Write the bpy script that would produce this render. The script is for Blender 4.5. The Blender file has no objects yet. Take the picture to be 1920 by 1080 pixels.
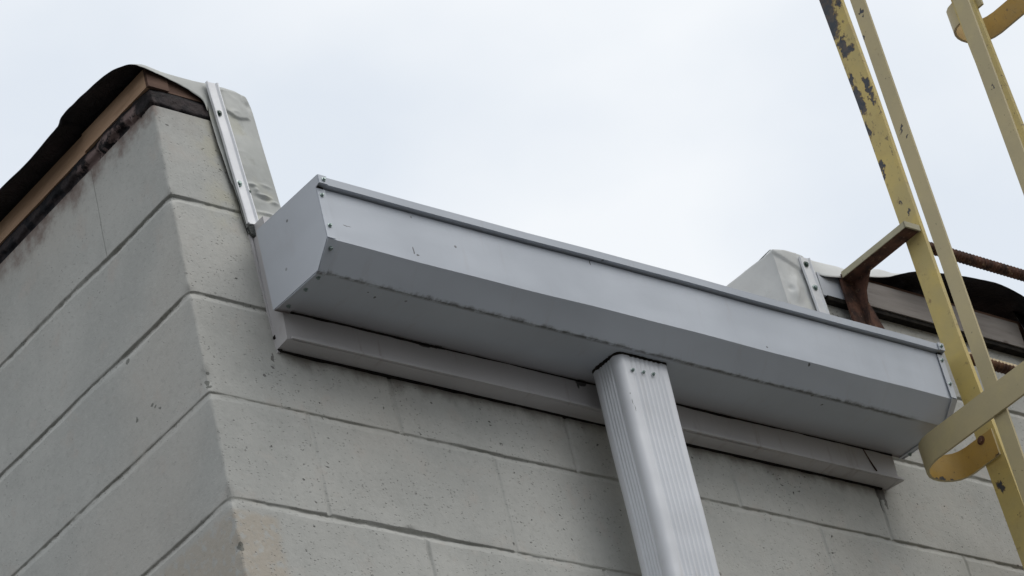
import bpy, bmesh, math, random
import numpy as np
from mathutils import Vector, Matrix, noise as mnoise
random.seed(7); rng = np.random.default_rng(7)
Z0 = 4.92                       # height of the block joint used as local zero
sc = bpy.context.scene
COL = sc.collection
def LZ(x, y, z): return (x, y, z + Z0)

# ------------------------------------------------------------------ camera
cam_d = bpy.data.cameras.new('camera'); cam = bpy.data.objects.new('camera', cam_d); COL.objects.link(cam)
AZ, EL, RO = 0.80786966, 0.55832388, -0.25499044
fw = Vector((math.sin(AZ)*math.cos(EL), math.cos(AZ)*math.cos(EL), math.sin(EL)))
r0 = Vector((math.cos(AZ), -math.sin(AZ), 0)); u0 = r0.cross(fw)
rt = r0*math.cos(RO) + u0*math.sin(RO); up = -r0*math.sin(RO) + u0*math.cos(RO)
M = Matrix((rt, up, -fw)).transposed().to_4x4(); M.translation = LZ(-3.06592999, -3.66253123, -3.32314185)
cam.matrix_world = M
cam_d.sensor_width = 36; cam_d.lens = 6305.238/1920*36; cam_d.clip_start = 0.05; cam_d.clip_end = 2000
sc.camera = cam
# ------------------------------------------------------------------ sky, sun, exposure
SUN_EL, SUN_AZ = math.radians(48), math.radians(152)      # azimuth clockwise from +y
w = bpy.data.worlds.new("World"); sc.world = w; w.use_nodes = True
nt = w.node_tree; nt.nodes.clear()
out = nt.nodes.new('ShaderNodeOutputWorld'); bg = nt.nodes.new('ShaderNodeBackground')
sky = nt.nodes.new('ShaderNodeTexSky'); sky.sky_type = 'NISHITA'; sky.sun_disc = False
sky.sun_elevation = SUN_EL; sky.sun_rotation = SUN_AZ; sky.air_density = 1.2; sky.dust_density = 2.5
tc = nt.nodes.new('ShaderNodeTexCoord')
mp = nt.nodes.new('ShaderNodeMapping'); mp.inputs['Scale'].default_value = (1, 1, 1.6); mp.inputs['Location'].default_value = (0.35, 0.2, 0.1)
nz = nt.nodes.new('ShaderNodeTexNoise'); nz.inputs['Scale'].default_value = 6.5; nz.inputs['Detail'].default_value = 5; nz.inputs['Roughness'].default_value = .45
cr = nt.nodes.new('ShaderNodeValToRGB')
cr.color_ramp.elements[0].position = .25; cr.color_ramp.elements[0].color = (8.2, 8.8, 9.55, 1)
cr.color_ramp.elements[1].position = .53; cr.color_ramp.elements[1].color = (9.9, 10.2, 10.5, 1)
mx = nt.nodes.new('ShaderNodeMix'); mx.data_type = 'RGBA'; mx.inputs['Factor'].default_value = .9
nt.links.new(tc.outputs['Generated'], mp.inputs['Vector']); nt.links.new(mp.outputs[0], nz.inputs['Vector'])
thin = None                                            # two thinner, bluer patches in the cloud cover
for d_, r_, k_ in (((.708, .479, .519), .14, .20), ((.50, .62, .61), .14, .10)):
    vd = nt.nodes.new('ShaderNodeVectorMath'); vd.operation = 'DISTANCE'; nt.links.new(tc.outputs['Generated'], vd.inputs[0]); vd.inputs[1].default_value = d_
    m_ = nt.nodes.new('ShaderNodeMapRange'); m_.interpolation_type = 'SMOOTHSTEP'; nt.links.new(vd.outputs['Value'], m_.inputs[0])
    m_.inputs[1].default_value = 0; m_.inputs[2].default_value = r_; m_.inputs[3].default_value = k_; m_.inputs[4].default_value = 0
    a_ = nt.nodes.new('ShaderNodeMath'); a_.operation = 'SUBTRACT'; nt.links.new(nz.outputs['Fac'] if thin is None else thin, a_.inputs[0]); nt.links.new(m_.outputs[0], a_.inputs[1]); thin = a_.outputs[0]
nt.links.new(thin, cr.inputs['Fac']); nt.links.new(sky.outputs[0], mx.inputs['A']); nt.links.new(cr.outputs['Color'], mx.inputs['B'])
sx = nt.nodes.new('ShaderNodeSeparateXYZ'); nt.links.new(tc.outputs['Generated'], sx.inputs[0])
mr = nt.nodes.new('ShaderNodeMapRange'); mr.interpolation_type = 'SMOOTHSTEP'; nt.links.new(sx.outputs['Z'], mr.inputs[0])
mr.inputs[1].default_value = -.02; mr.inputs[2].default_value = .30; mr.inputs[3].default_value = .10; mr.inputs[4].default_value = 1.0
ml = nt.nodes.new('ShaderNodeVectorMath'); ml.operation = 'SCALE'; nt.links.new(mx.outputs['Result'], ml.inputs[0]); nt.links.new(mr.outputs[0], ml.inputs[3])
nt.links.new(ml.outputs['Vector'], bg.inputs['Color']); bg.inputs['Strength'].default_value = 0.1
nt.links.new(bg.outputs[0], out.inputs['Surface'])
sd = bpy.data.lights.new('sun', 'SUN'); sd.energy = 1.1; sd.angle = math.radians(38); sd.color = (1, .97, .93)
so = bpy.data.objects.new('sun', sd); COL.objects.link(so)
sdir = Vector((math.sin(SUN_AZ)*math.cos(SUN_EL), math.cos(SUN_AZ)*math.cos(SUN_EL), math.sin(SUN_EL)))
so.rotation_euler = sdir.to_track_quat('Z', 'Y').to_euler(); so.location = LZ(2, -6, 6)
sc.view_settings.view_transform = 'Standard'; sc.view_settings.look = 'None'
sc.view_settings.exposure = 0.0; sc.view_settings.gamma = 1
sc.render.engine = 'CYCLES'

# ------------------------------------------------------------------ node helpers
class G:
    def __init__(s, name):
        s.m = bpy.data.materials.new(name); s.m.use_nodes = True; s.t = s.m.node_tree; s.t.nodes.clear()
        s.o = s.t.nodes.new('ShaderNodeOutputMaterial'); s.b = s.t.nodes.new('ShaderNodeBsdfPrincipled')
        s.t.links.new(s.b.outputs[0], s.o.inputs['Surface'])
        g = s.t.nodes.new('ShaderNodeNewGeometry')
        s.P = s.vm('SUBTRACT', g.outputs['Position'], (0, 0, Z0)); s.geo = g
    def put(s, sock, v):
        if hasattr(v, 'links') or isinstance(v, bpy.types.NodeSocket): s.t.links.new(v, sock)
        elif isinstance(v, (tuple, list)) and len(v) == 3 and sock.type == 'RGBA': sock.default_value = (*v, 1)
        else: sock.default_value = v
    def vm(s, op, a, b=None, c=None):
        n = s.t.nodes.new('ShaderNodeVectorMath'); n.operation = op; s.put(n.inputs[0], a)
        if b is not None: s.put(n.inputs[3 if op == 'SCALE' else 1], b)
        return n.outputs['Value'] if op in ('LENGTH', 'DISTANCE', 'DOT_PRODUCT') else n.outputs['Vector']
    def ma(s, op, a, b=0.0, c=0.0, clamp=False):
        n = s.t.nodes.new('ShaderNodeMath'); n.operation = op; n.use_clamp = clamp
        s.put(n.inputs[0], a); s.put(n.inputs[1], b); s.put(n.inputs[2], c); return n.outputs[0]
    def xyz(s, v):
        n = s.t.nodes.new('ShaderNodeSeparateXYZ'); s.put(n.inputs[0], v); return n.outputs
    def noise(s, scale, detail=4, rough=.5, vec=None, stretch=None, dist=0, off=None):
        v = s.P if vec is None else vec
        if stretch: v = s.vm('MULTIPLY', v, stretch)
        if off: v = s.vm('ADD', v, off)
        n = s.t.nodes.new('ShaderNodeTexNoise'); n.inputs['Scale'].default_value = scale; n.inputs['Detail'].default_value = detail
        n.inputs['Roughness'].default_value = rough; n.inputs['Distortion'].default_value = dist; s.put(n.inputs['Vector'], v); return n
    def vor(s, scale, vec=None, stretch=None, rnd=1):
        v = s.P if vec is None else vec
        if stretch: v = s.vm('MULTIPLY', v, stretch)
        n = s.t.nodes.new('ShaderNodeTexVoronoi'); n.inputs['Scale'].default_value = scale; n.inputs['Randomness'].default_value = rnd
        s.put(n.inputs['Vector'], v); return n
    def ss(s, v, a, b, x=0., y=1.):        # smooth ramp a..b -> x..y
        n = s.t.nodes.new('ShaderNodeMapRange'); n.interpolation_type = 'SMOOTHSTEP'; s.put(n.inputs[0], v)
        n.inputs[1].default_value = a; n.inputs[2].default_value = b; n.inputs[3].default_value = x; n.inputs[4].default_value = y; return n.outputs[0]
    def mix(s, f, a, b):
        n = s.t.nodes.new('ShaderNodeMix'); n.data_type = 'RGBA'; s.put(n.inputs['Factor'], f); s.put(n.inputs['A'], a); s.put(n.inputs['B'], b); return n.outputs['Result']
    def bump(s, h, strength=.5, dist=.001, prev=None):
        n = s.t.nodes.new('ShaderNodeBump'); n.inputs['Strength'].default_value = strength; n.inputs['Distance'].default_value = dist
        s.put(n.inputs['Height'], h)
        if prev is not None: s.put(n.inputs['Normal'], prev)
        return n.outputs[0]
    def fin(s, col, rough=.6, nrm=None, metal=0., spec=.5):
        s.put(s.b.inputs['Base Color'], col); s.put(s.b.inputs['Roughness'], rough); s.put(s.b.inputs['Metallic'], metal)
        s.b.inputs['Specular IOR Level'].default_value = spec
        if nrm is not None: s.put(s.b.inputs['Normal'], nrm)
        return s.m
    def near(s, pts, warp=40., amt=.01):    # max over soft blobs [(x,y,z,rx,ry,rz)] -> 1 inside
        nn = s.noise(warp, 4, .6); d = s.vm('SCALE', s.vm('SUBTRACT', nn.outputs['Color'], (.5, .5, .5)), amt*2)
        q = s.vm('ADD', s.P, d); acc = None
        for (x, y, z, rx, ry, rz) in pts:
            v = s.vm('MULTIPLY', s.vm('SUBTRACT', q, (x, y, z)), (1/rx, 1/ry, 1/rz)); l = s.vm('LENGTH', v)
            acc = l if acc is None else s.ma('MINIMUM', acc, l)
        return s.ss(acc, .85, 1.05, 1, 0)

# ------------------------------------------------------------------ materials
def mat_wall():
    g = G('painted_block'); x, y, z = g.xyz(g.P)
    n1 = g.noise(5, 5, .6); n2 = g.noise(45, 4, .6); n3 = g.noise(2.2, 3)
    col = g.mix(g.ss(n1.outputs['Fac'], .35, .65), (.448, .452, .428), (.515, .515, .485))
    col = g.mix(g.ss(n3.outputs['Fac'], .45, .7, 0, .5), col, (.50, .475, .43))
    # pinkish roller patches
    col = g.mix(g.ss(g.noise(14, 4, .6, off=(3, 1, 7)).outputs['Fac'], .55, .72, 0, .35), col, (.52, .46, .41))
    # bare beige block at the corner
    blk = g.ma('MULTIPLY', g.ss(x, .075, .10, 1, 0), g.ss(z, -.64, -.625, 1, 0)); blk = g.ma('MULTIPLY', blk, g.ss(x, -.004, .001))
    blk = g.ma('MULTIPLY', blk, g.ss(g.noise(60, 3).outputs['Fac'], .35, .5))
    col = g.mix(g.ma('MULTIPLY', blk, .7), col, (.47, .41, .33))
    # pores : small pits in the block face, their inner shade put into the colour
    v = g.vor(70, vec=g.vm('ADD', g.P, g.vm('SCALE', g.noise(120, 2).outputs['Color'], .012)), stretch=(1, 1, 1.7))
    sep = g.xyz(v.outputs['Color'])
    dens = g.ss(g.noise(7, 3).outputs['Fac'], .36, .64, .68, .94)
    r_ = g.ma('MULTIPLY', g.ma('SUBTRACT', sep[0], g.ma('SUBTRACT', 1.5, dens) if False else .66), .75)
    pit = g.ma('MULTIPLY', g.ss(g.ma('SUBTRACT', v.outputs['Distance'], g.ma('MULTIPLY', r_, 1.0)), -.05, .03, 1, 0), g.ss(g.noise(7, 4, .7, off=(5, 5, 5)).outputs['Fac'], .47, .60))
    v2 = g.vor(170, vec=g.vm('ADD', g.P, g.vm('SCALE', g.noise(150, 2).outputs['Color'], .008)), stretch=(.8, .8, 1.8)); s2 = g.xyz(v2.outputs['Color'])
    pit2 = g.ma('MULTIPLY', g.ss(v2.outputs['Distance'], .16, .34, 1, 0), g.ma('MULTIPLY', g.ss(s2[0], .66, .8), g.ss(g.noise(8, 4, .7, off=(2, 8, 5)).outputs['Fac'], .38, .6, .25, 1)))
    pits = g.ma('MAXIMUM', g.ma('MULTIPLY', pit, .95), g.ma('MULTIPLY', pit2, .55))
    mot = g.noise(75, 4, .7, off=(1, 9, 3)).outputs['Fac']
    col = g.mix(g.ss(mot, .52, .70, 0, .30), col, (.33, .33, .305)); col = g.mix(g.ss(mot, .48, .33, 0, .22), col, (.60, .595, .56))
    col = g.mix(pits, col, (.10, .10, .09))
    # grime in the bed joints (greenish grey)
    zz = g.ma('DIVIDE', z, .2032); fr = g.ma('SUBTRACT', zz, g.ma('ROUND', zz)); d = g.ma('MULTIPLY', fr, .2032)
    jm = g.ma('MULTIPLY', g.ss(g.ma('ABSOLUTE', g.ma('SUBTRACT', d, .0022)), .0010, .0034, 1, 0), g.ss(g.noise(9, 4).outputs['Fac'], .3, .6, .35, .9))
    jm = g.ma('MULTIPLY', jm, g.ss(z, .1, .12, 1, 0))
    col = g.mix(g.ma('MULTIPLY', jm, .5), col, (.20, .20, .165))
    # cracked upright joint of the side wall, and slight tone steps from block to block
    ck = g.ma('ABSOLUTE', g.ma('SUBTRACT', g.ma('ADD', y, g.ma('MULTIPLY', g.noise(30, 3).outputs['Fac'], .004)), .2052))
    ck = g.ma('MULTIPLY', g.ma('MULTIPLY', g.ss(ck, .0004, .0018, 1, 0), g.ss(z, .0, .006)), g.ss(x, .004, .01, 1, 0))
    col = g.mix(g.ma('MULTIPLY', ck, .6), col, (.12, .12, .105))
    row = g.ma('FLOOR', zz); odd = g.ma('ABSOLUTE', g.ma('MODULO', row, 2.0))
    hx = g.ma('ADD', g.ma('SUBTRACT', x, y), g.ma('MULTIPLY', odd, .2032))
    cmb = g.t.nodes.new('ShaderNodeCombineXYZ'); g.put(cmb.inputs[0], g.ma('FLOOR', g.ma('DIVIDE', hx, .4064))); g.put(cmb.inputs[1], row)
    wn = g.t.nodes.new('ShaderNodeTexWhiteNoise'); wn.noise_dimensions = '2D'; g.put(wn.inputs['Vector'], cmb.outputs[0])
    col = g.mix(g.ma('MULTIPLY', wn.outputs['Value'], .16), col, (.36, .365, .36))
    # brown seep under the roof edge, on the side wall mostly
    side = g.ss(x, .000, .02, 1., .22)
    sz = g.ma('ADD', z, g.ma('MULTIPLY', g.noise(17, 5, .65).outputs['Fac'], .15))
    seep = g.ma('MULTIPLY', g.ss(sz, .222, .275), side)
    seep = g.ma('MULTIPLY', seep, g.ss(g.noise(26, 4, .6).outputs['Fac'], .3, .55, .55, 1))
    col = g.mix(g.ma('MULTIPLY', seep, .85), col, (.20, .145, .125))
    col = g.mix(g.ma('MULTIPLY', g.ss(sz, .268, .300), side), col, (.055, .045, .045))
    # cream discolouring next to the flashing
    cr_ = g.ma('MULTIPLY', g.ss(x, .05, .13), g.ma('MULTIPLY', g.ss(x, .16, .2, 1, 0), g.ss(z, -.12, .02)))
    col = g.mix(g.ma('MULTIPLY', cr_, g.ss(g.noise(20, 3).outputs['Fac'], .4, .6, .1, .5)), col, (.50, .47, .34))
    # soot line washed down below the trim
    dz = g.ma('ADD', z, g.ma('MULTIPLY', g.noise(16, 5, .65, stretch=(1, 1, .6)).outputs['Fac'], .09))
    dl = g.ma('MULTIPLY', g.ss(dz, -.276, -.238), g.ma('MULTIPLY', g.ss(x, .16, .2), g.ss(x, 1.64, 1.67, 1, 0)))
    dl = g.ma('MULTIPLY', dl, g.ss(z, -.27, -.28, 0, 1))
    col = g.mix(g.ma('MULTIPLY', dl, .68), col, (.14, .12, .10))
    rn = g.near([(1.634, 0, -.298, .012, .05, .018), (1.642, 0, -.315, .0035, .05, .022), (1.628, 0, -.32, .002, .05, .02), (.146, 0, -.326, .004, .05, .003), (.125, 0, -.345, .004, .05, .0035), (.152, 0, -.305, .002, .05, .010)], 60, .010)
    col = g.mix(g.ma('MULTIPLY', rn, .65), col, (.05, .042, .038))
    ch = g.near([(.003, .002, -.382, .006, .008, .007), (.005, .0, -.368, .005, .006, .005), (.002, .002, -.392, .008, .006, .0035), (0, .197, -.221, .02, .007, .0045), (0, .155, -.337, .02, .0035, .003), (0, .135, -.354, .02, .0035, .003), (0, .145, -.345, .02, .003, .003), (0, .20, -.336, .02, .004, .0045), (0.004, 0, -.70, .006, .01, .008)], 110, .007)
    col = g.mix(g.ma('MULTIPLY', ch, .75), col, (.12, .125, .11))
    h = g.ma('SUBTRACT', g.ma('MULTIPLY', n2.outputs['Fac'], .35), pits)
    nr = g.bump(h, .8, .0022); nr = g.bump(g.noise(150, 4, .65).outputs['Fac'], .6, .0012, nr)
    return g.fin(col, .82, nr, spec=.25)
def mat_metal(name, base, warm=(.36, .31, .29), fold=False, dirty=.35, rough=.56):
    g = G(name); x, y, z = g.xyz(g.P)
    n1 = g.noise(3.5, 4); col = g.mix(g.ss(n1.outputs['Fac'], .3, .7), base, tuple(c*.9 for c in base))
    st = g.noise(9, 5, .6, stretch=(6, 1.5, .7)); col = g.mix(g.ss(st.outputs['Fac'], .56, .8, 0, dirty), col, warm)
    v = g.vor(34); sp = g.xyz(v.outputs['Color'])
    dot = g.ma('MULTIPLY', g.ss(v.outputs['Distance'], .07, .13, 1, 0), g.ss(sp[0], .965, .975))
    col = g.mix(g.ma('MULTIPLY', dot, .7), col, (.06, .055, .05))
    if fold:
        nn = g.noise(55, 5, .7).outputs['Fac']; n5 = g.noise(2.2, 3, off=(1, 0, 0)).outputs['Fac']
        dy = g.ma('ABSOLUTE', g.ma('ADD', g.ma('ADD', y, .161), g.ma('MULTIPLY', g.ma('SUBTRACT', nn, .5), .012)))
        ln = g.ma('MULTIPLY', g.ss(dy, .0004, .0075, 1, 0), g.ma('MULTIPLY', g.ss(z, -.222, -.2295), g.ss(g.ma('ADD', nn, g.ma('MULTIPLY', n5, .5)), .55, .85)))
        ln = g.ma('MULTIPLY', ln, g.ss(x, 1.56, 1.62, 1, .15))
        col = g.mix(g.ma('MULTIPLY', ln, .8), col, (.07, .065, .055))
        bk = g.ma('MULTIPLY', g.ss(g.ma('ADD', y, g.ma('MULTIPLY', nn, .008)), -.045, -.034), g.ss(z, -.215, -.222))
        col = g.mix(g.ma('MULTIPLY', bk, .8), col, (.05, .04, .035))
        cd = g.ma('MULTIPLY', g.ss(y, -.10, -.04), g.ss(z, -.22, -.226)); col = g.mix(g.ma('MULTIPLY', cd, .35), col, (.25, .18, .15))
    mk = g.near([(.340, -.2045, -.168, .0016, .006, .008), (.347, -.2045, -.176, .004, .006, .002), (.198, -.2045, -.153, .010, .006, .0007), (.765, -.2045, -.090, .0015, .006, .006), (1.18, -.2045, -.182, .003, .006, .0016),
                 (1.289, -.20, -.195, .0025, .02, .003), (1.367, -.139, -.23, .003, .003, .006), (.292, -.131, -.23, .003, .003, .006), (.272, -.140, -.23, .0018, .002, .006), (.472, -.039, -.2315, .014, .006, .0035), (.50, -.039, -.2300, .02, .006, .002), (.838, -.039, -.232, .014, .006, .007), (.829, -.039, -.24, .003, .006, .006),
                 (.8440, -.1475, -.335, .0012, .006, .010), (.8465, -.1475, -.350, .0012, .006, .009), (.8435, -.1475, -.318, .0018, .006, .002), (.929, -.1475, -.392, .0010, .006, .007), (.832, -.145, -.457, .0016, .006, .0022)], 120, .003)
    col = g.mix(g.ma('MULTIPLY', mk, .85), col, (.05, .048, .045))
    nr = g.bump(g.noise(2.6, 2, stretch=(1, 1, 2.5)).outputs['Fac'], .25, .03); nr = g.bump(g.noise(11, 3, .55, stretch=(.7, 1, 1)).outputs['Fac'], .22, .004, nr); nr = g.bump(g.noise(300, 2).outputs['Fac'], .08, .0005, nr)
    return g.fin(col, g.ss(n1.outputs['Fac'], .3, .7, rough-.05, rough+.12), nr, spec=.5)
def mat_sheet():
    g = G('white_roof_sheet'); n = g.noise(9, 5, .6); n2 = g.noise(30, 5, .65)
    col = g.mix(g.ss(n.outputs['Fac'], .3, .65), (.60, .61, .585), (.47, .48, .46))
    col = g.mix(g.ss(n2.outputs['Fac'], .58, .72, 0, .55), col, (.33, .33, .29))
    col = g.mix(g.ss(g.noise(13, 4, off=(9, 2, 4)).outputs['Fac'], .57, .7, 0, .5), col, (.62, .60, .46))
    x, y, z = g.xyz(g.P)
    lft = g.ss(x, .6, .7, 1, 0); col = g.mix(g.ma('MULTIPLY', lft, .08), col, (.25, .265, .27)); col = g.mix(g.ss(x, .6, .7, 0, .45), col, (.78, .79, .79))
    dk = g.ma('MULTIPLY', g.ss(g.ma('ADD', z, g.ma('MULTIPLY', n.outputs['Fac'], .1)), .0, .16, 0, 1), g.ma('MULTIPLY', g.ss(z, .12, .24, 1, .45), g.ss(x, 0.6, .7, 1, 0)))
    col = g.mix(g.ma('MULTIPLY', dk, .45), col, (.30, .315, .29))
    nr = g.bump(g.noise(24, 3, .5, dist=1.).outputs['Fac'], .3, .003); return g.fin(col, .5, nr, spec=.4)
def mat_simple(name, a, b, scale=12, rough=.7, bs=.4, bd=.002, spec=.3, stretch=None, metal=0.):
    g = G(name); n = g.noise(scale, 5, .62, stretch=stretch)
    return g.fin(g.mix(g.ss(n.outputs['Fac'], .35, .65), a, b), rough, g.bump(g.noise(scale*4, 4, .6, stretch=stretch).outputs['Fac'], bs, bd), spec=spec, metal=metal)
def mat_black():
    g = G('black_sheet_underside'); n = g.noise(16, 5, .65); x, y, z = g.xyz(g.P)
    col = g.mix(g.ss(n.outputs['Fac'], .45, .7), (.012, .011, .013), (.035, .028, .032))
    col = g.mix(g.ss(g.noise(8, 5, .7, off=(2, 7, 1)).outputs['Fac'], .58, .75, 0, .6), col, (.08, .065, .065))
    return g.fin(col, .6, g.bump(g.noise(14, 5, .7, dist=2.).outputs['Fac'], .9, .012), spec=.35)
def mat_wood(name, a, b, dark):
    g = G(name); n = g.noise(7, 5, .6, stretch=(1, 1, 9)); x, y, z = g.xyz(g.P)
    col = g.mix(g.ss(n.outputs['Fac'], .3, .7), a, b)
    col = g.mix(g.ss(g.noise(70, 4, .6, stretch=(.12, .12, 1)).outputs['Fac'], .5, .75, 0, .5), col, dark)
    v = g.vor(16); c = g.xyz(v.outputs['Color'])
    col = g.mix(g.ma('MULTIPLY', g.ss(v.outputs['Distance'], .1, .22, .8, 0), g.ss(c[0], .9, .92)), col, dark)
    return g.fin(col, .75, g.bump(n.outputs['Fac'], .3, .001), spec=.2)
def mat_ladder(name, base, chips=None, rust=.25, peel=0.0):
    g = G(name); x, y, z = g.xyz(g.P)
    n = g.noise(6, 4, .6); n2 = g.noise(38, 5, .68); n3 = g.noise(110, 4, .6)
    col = g.mix(g.ss(n.outputs['Fac'], .35, .65), base[0], base[1])
    col = g.mix(g.ss(g.noise(20, 4, off=(4, 4, 4)).outputs['Fac'], .5, .72, 0, .5), col, base[2])
    col = g.mix(g.ss(n2.outputs['Fac'], .66-rust*.12, .76-rust*.1, 0, .65), col, (.20, .115, .055))
    col = g.mix(g.ss(n3.outputs['Fac'], .68, .73, 0, .8), col, (.07, .055, .035))
    if rust > .3:
        fl = g.noise(85, 5, .75, stretch=(1, 1, .6), off=(3, 3, 1)).outputs['Fac']
        col = g.mix(g.ma('MULTIPLY', g.ss(fl, .60, .625), g.ss(z, .22, .45, .0, .8)), col, (.16, .12, .07))
        col = g.mix(g.ss(g.noise(12, 4, .7, off=(7, 1, 2)).outputs['Fac'], .52, .70, 0, .45), col, (.42, .30, .12))
    nr = None; hh = n3.outputs['Fac']
    if chips:
        c = g.near(chips, 70, .019)
        halo = g.near([(a, b, cc, d*1.25, e*1.25, f*1.12) for (a, b, cc, d, e, f) in chips], 70, .019)
        col = g.mix(g.ma('MULTIPLY', halo, .8), col, (.16, .10, .05))
        col = g.mix(c, col, g.mix(g.ss(n2.outputs['Fac'], .42, .6), (.045, .055, .07), (.10, .085, .075)))
        hh = g.ma('SUBTRACT', hh, g.ma('MULTIPLY', c, 1.5))
    return g.fin(col, .55, g.bump(hh, .5, .0008), spec=.35)
def mat_rust(name='rusty_steel', flake=.5):
    g = G(name); n = g.noise(28, 5, .68); n2 = g.noise(90, 4, .6)
    col = g.mix(g.ss(n.outputs['Fac'], .35, .62), (.045, .028, .024), (.13, .065, .045))
    col = g.mix(g.ss(n2.outputs['Fac'], .60, .72, 0, flake), col, (.34, .24, .15))
    return g.fin(col, .85, g.bump(n2.outputs['Fac'], .8, .002), spec=.2)
WALL = mat_wall()
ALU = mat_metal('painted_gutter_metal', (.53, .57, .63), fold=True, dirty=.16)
CAP = mat_metal('painted_cap_metal', (.55, .58, .63), dirty=.15)
TRIM = mat_metal('painted_trim_metal', (.56, .545, .55), warm=(.28, .22, .20), dirty=.55, rough=.5)
PIPE = mat_metal('white_pipe_metal', (.74, .76, .80), warm=(.5, .47, .44), dirty=.35, rough=.36)
BAR = mat_simple('white_aluminium_bar', (.86, .87, .89), (.78, .79, .82), 25, .35, .15, .0006, .5)
SHEET = mat_sheet(); BLACK = mat_black()
TAN = mat_wood('tan_wood', (.62, .42, .28), (.52, .34, .22), (.34, .20, .12))
BROWN = mat_wood('weathered_brown_wood', (.17, .105, .075), (.11, .065, .05), (.05, .03, .025))
GREYW = mat_wood('weathered_grey_wood', (.27, .25, .235), (.22, .20, .19), (.12, .10, .09))
TAR = mat_simple('old_tar', (.030, .026, .030), (.075, .055, .055), 22, .6, .9, .006, .35)
RUST = mat_rust()
REBAR = mat_rust('rusty_rebar', .75)
def mat_litrebar():          # rungs below the roof: cream highlight painted into the upper side's colour
    g = G('lit_top_rebar'); n = g.noise(28, 5, .68); n2 = g.noise(90, 4, .6); nz_ = g.xyz(g.geo.outputs['Normal'])[2]; ny_ = g.xyz(g.geo.outputs['Normal'])[1]
    col = g.mix(g.ss(n.outputs['Fac'], .35, .62), (.06, .032, .024), (.16, .085, .05))
    k = g.ma('ADD', g.ma('SUBTRACT', nz_, g.ma('MULTIPLY', ny_, .5)), g.ma('MULTIPLY', n2.outputs['Fac'], .8))
    col = g.mix(g.ss(k, .95, 1.1), col, (.55, .45, .30))
    return g.fin(col, .8, g.bump(n2.outputs['Fac'], .8, .002), spec=.2)
LITREBAR = mat_litrebar()
SCREW = mat_simple('grey_green_screw', (.30, .36, .35), (.17, .23, .21), 80, .28, .2, .0005, .6, metal=.6)
DSCREW = mat_simple('dark_screw', (.02, .05, .035), (.04, .08, .06), 80, .35, .2, .0005, .5)
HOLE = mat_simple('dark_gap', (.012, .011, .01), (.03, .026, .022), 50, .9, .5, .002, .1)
LC = ((.60, .47, .165), (.50, .41, .18), (.67, .52, .15)); LY = ((.47, .30, .07), (.40, .27, .09), (.54, .35, .08)); LG = ((.52, .435, .245), (.47, .40, .235), (.56, .47, .24))
RAILM = mat_ladder('chipped_yellow_paint', LC, [
    (1.735, -.182, .80, .02, .016, .050), (1.735, -.180, .845, .02, .022, .035), (1.735, -.172, .765, .02, .010, .022), (1.735, -.215, .825, .02, .007, .016),
    (1.735, -.19, .715, .02, .010, .03), (1.735, -.203, .70, .02, .012, .010), (1.735, -.181, .635, .02, .006, .02), (1.735, -.183, .585, .02, .010, .028), (1.735, -.187, .560, .02, .009, .02),
    (1.735, -.214, .60, .02, .007, .02), (1.735, -.218, .570, .02, .006, .028), (1.735, -.181, .50, .02, .004, .025), (1.735, -.184, .405, .02, .006, .014), (1.735, -.182, .385, .02, .004, .012),
    (1.735, -.20, .300, .02, .0025, .004), (1.735, -.212, .27, .02, .003, .006), (1.735, -.208, -.385, .02, .008, .012), (1.735, -.192, -.23, .02, .004, .018)], rust=.5)
STRAPM = mat_ladder('greyed_yellow_paint', LG, [(1.616, -.348, .655, .02, .005, .008), (1.616, -.333, .60, .02, .003, .008), (1.616, -.345, .35, .02, .003, .01), (1.616, -.355, .33, .02, .004, .003), (1.616, -.585, .29, .02, .003, .004)], rust=.05)
HOOPM = mat_ladder('warm_yellow_paint', LY, [(1.735, -.235, -.335, .02, .012, .010), (1.735, -.2, -.34, .02, .02, .007), (1.69, -.113, -.330, .03, .02, .004)], rust=.5)

# ------------------------------------------------------------------ object helpers
def tag(o, label=None, cat=None, group=None, kind=None):
    if label: o['label'] = label
    if cat: o['category'] = cat
    if group: o['group'] = group
    if kind: o['kind'] = kind
    return o
def thing(name, base, label, cat, group=None):
    o = bpy.data.objects.new(name, None); COL.objects.link(o); o.location = LZ(*base); o.empty_display_size = .1
    o['_b'] = list(base); return tag(o, label, cat, group)
def link(name, me, parent=None, base=None):
    """vertices are in building coordinates; shift them to the parent's base"""
    o = bpy.data.objects.new(name, me); COL.objects.link(o)
    if parent is not None:
        b = parent.get('_b', (0, 0, 0)); b = Vector(b); me.transform(Matrix.Translation(-b)); o.parent = parent; o['_b'] = list(b)
    else:
        b = Vector(base or (0, 0, 0)); me.transform(Matrix.Translation(-b)); o.location = LZ(*b); o['_b'] = list(b)
    return o
def part_under(name, me, parentpart):       # sub-part : parent is a part whose own location is zero
    return link(name, me, parentpart)
def mesh(name, V, F, mat, smooth=False, mats=None, mi=None):
    me = bpy.data.meshes.new(name); me.from_pydata([tuple(v) for v in V], [], [tuple(f) for f in F]); me.validate()
    for m in (mats or [mat]): me.materials.append(m)
    if mi is not None: me.polygons.foreach_set('material_index', np.array(mi, dtype=np.int32))
    if smooth: me.polygons.foreach_set('use_smooth', np.ones(len(me.polygons), bool))
    me.update(); return me
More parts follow.
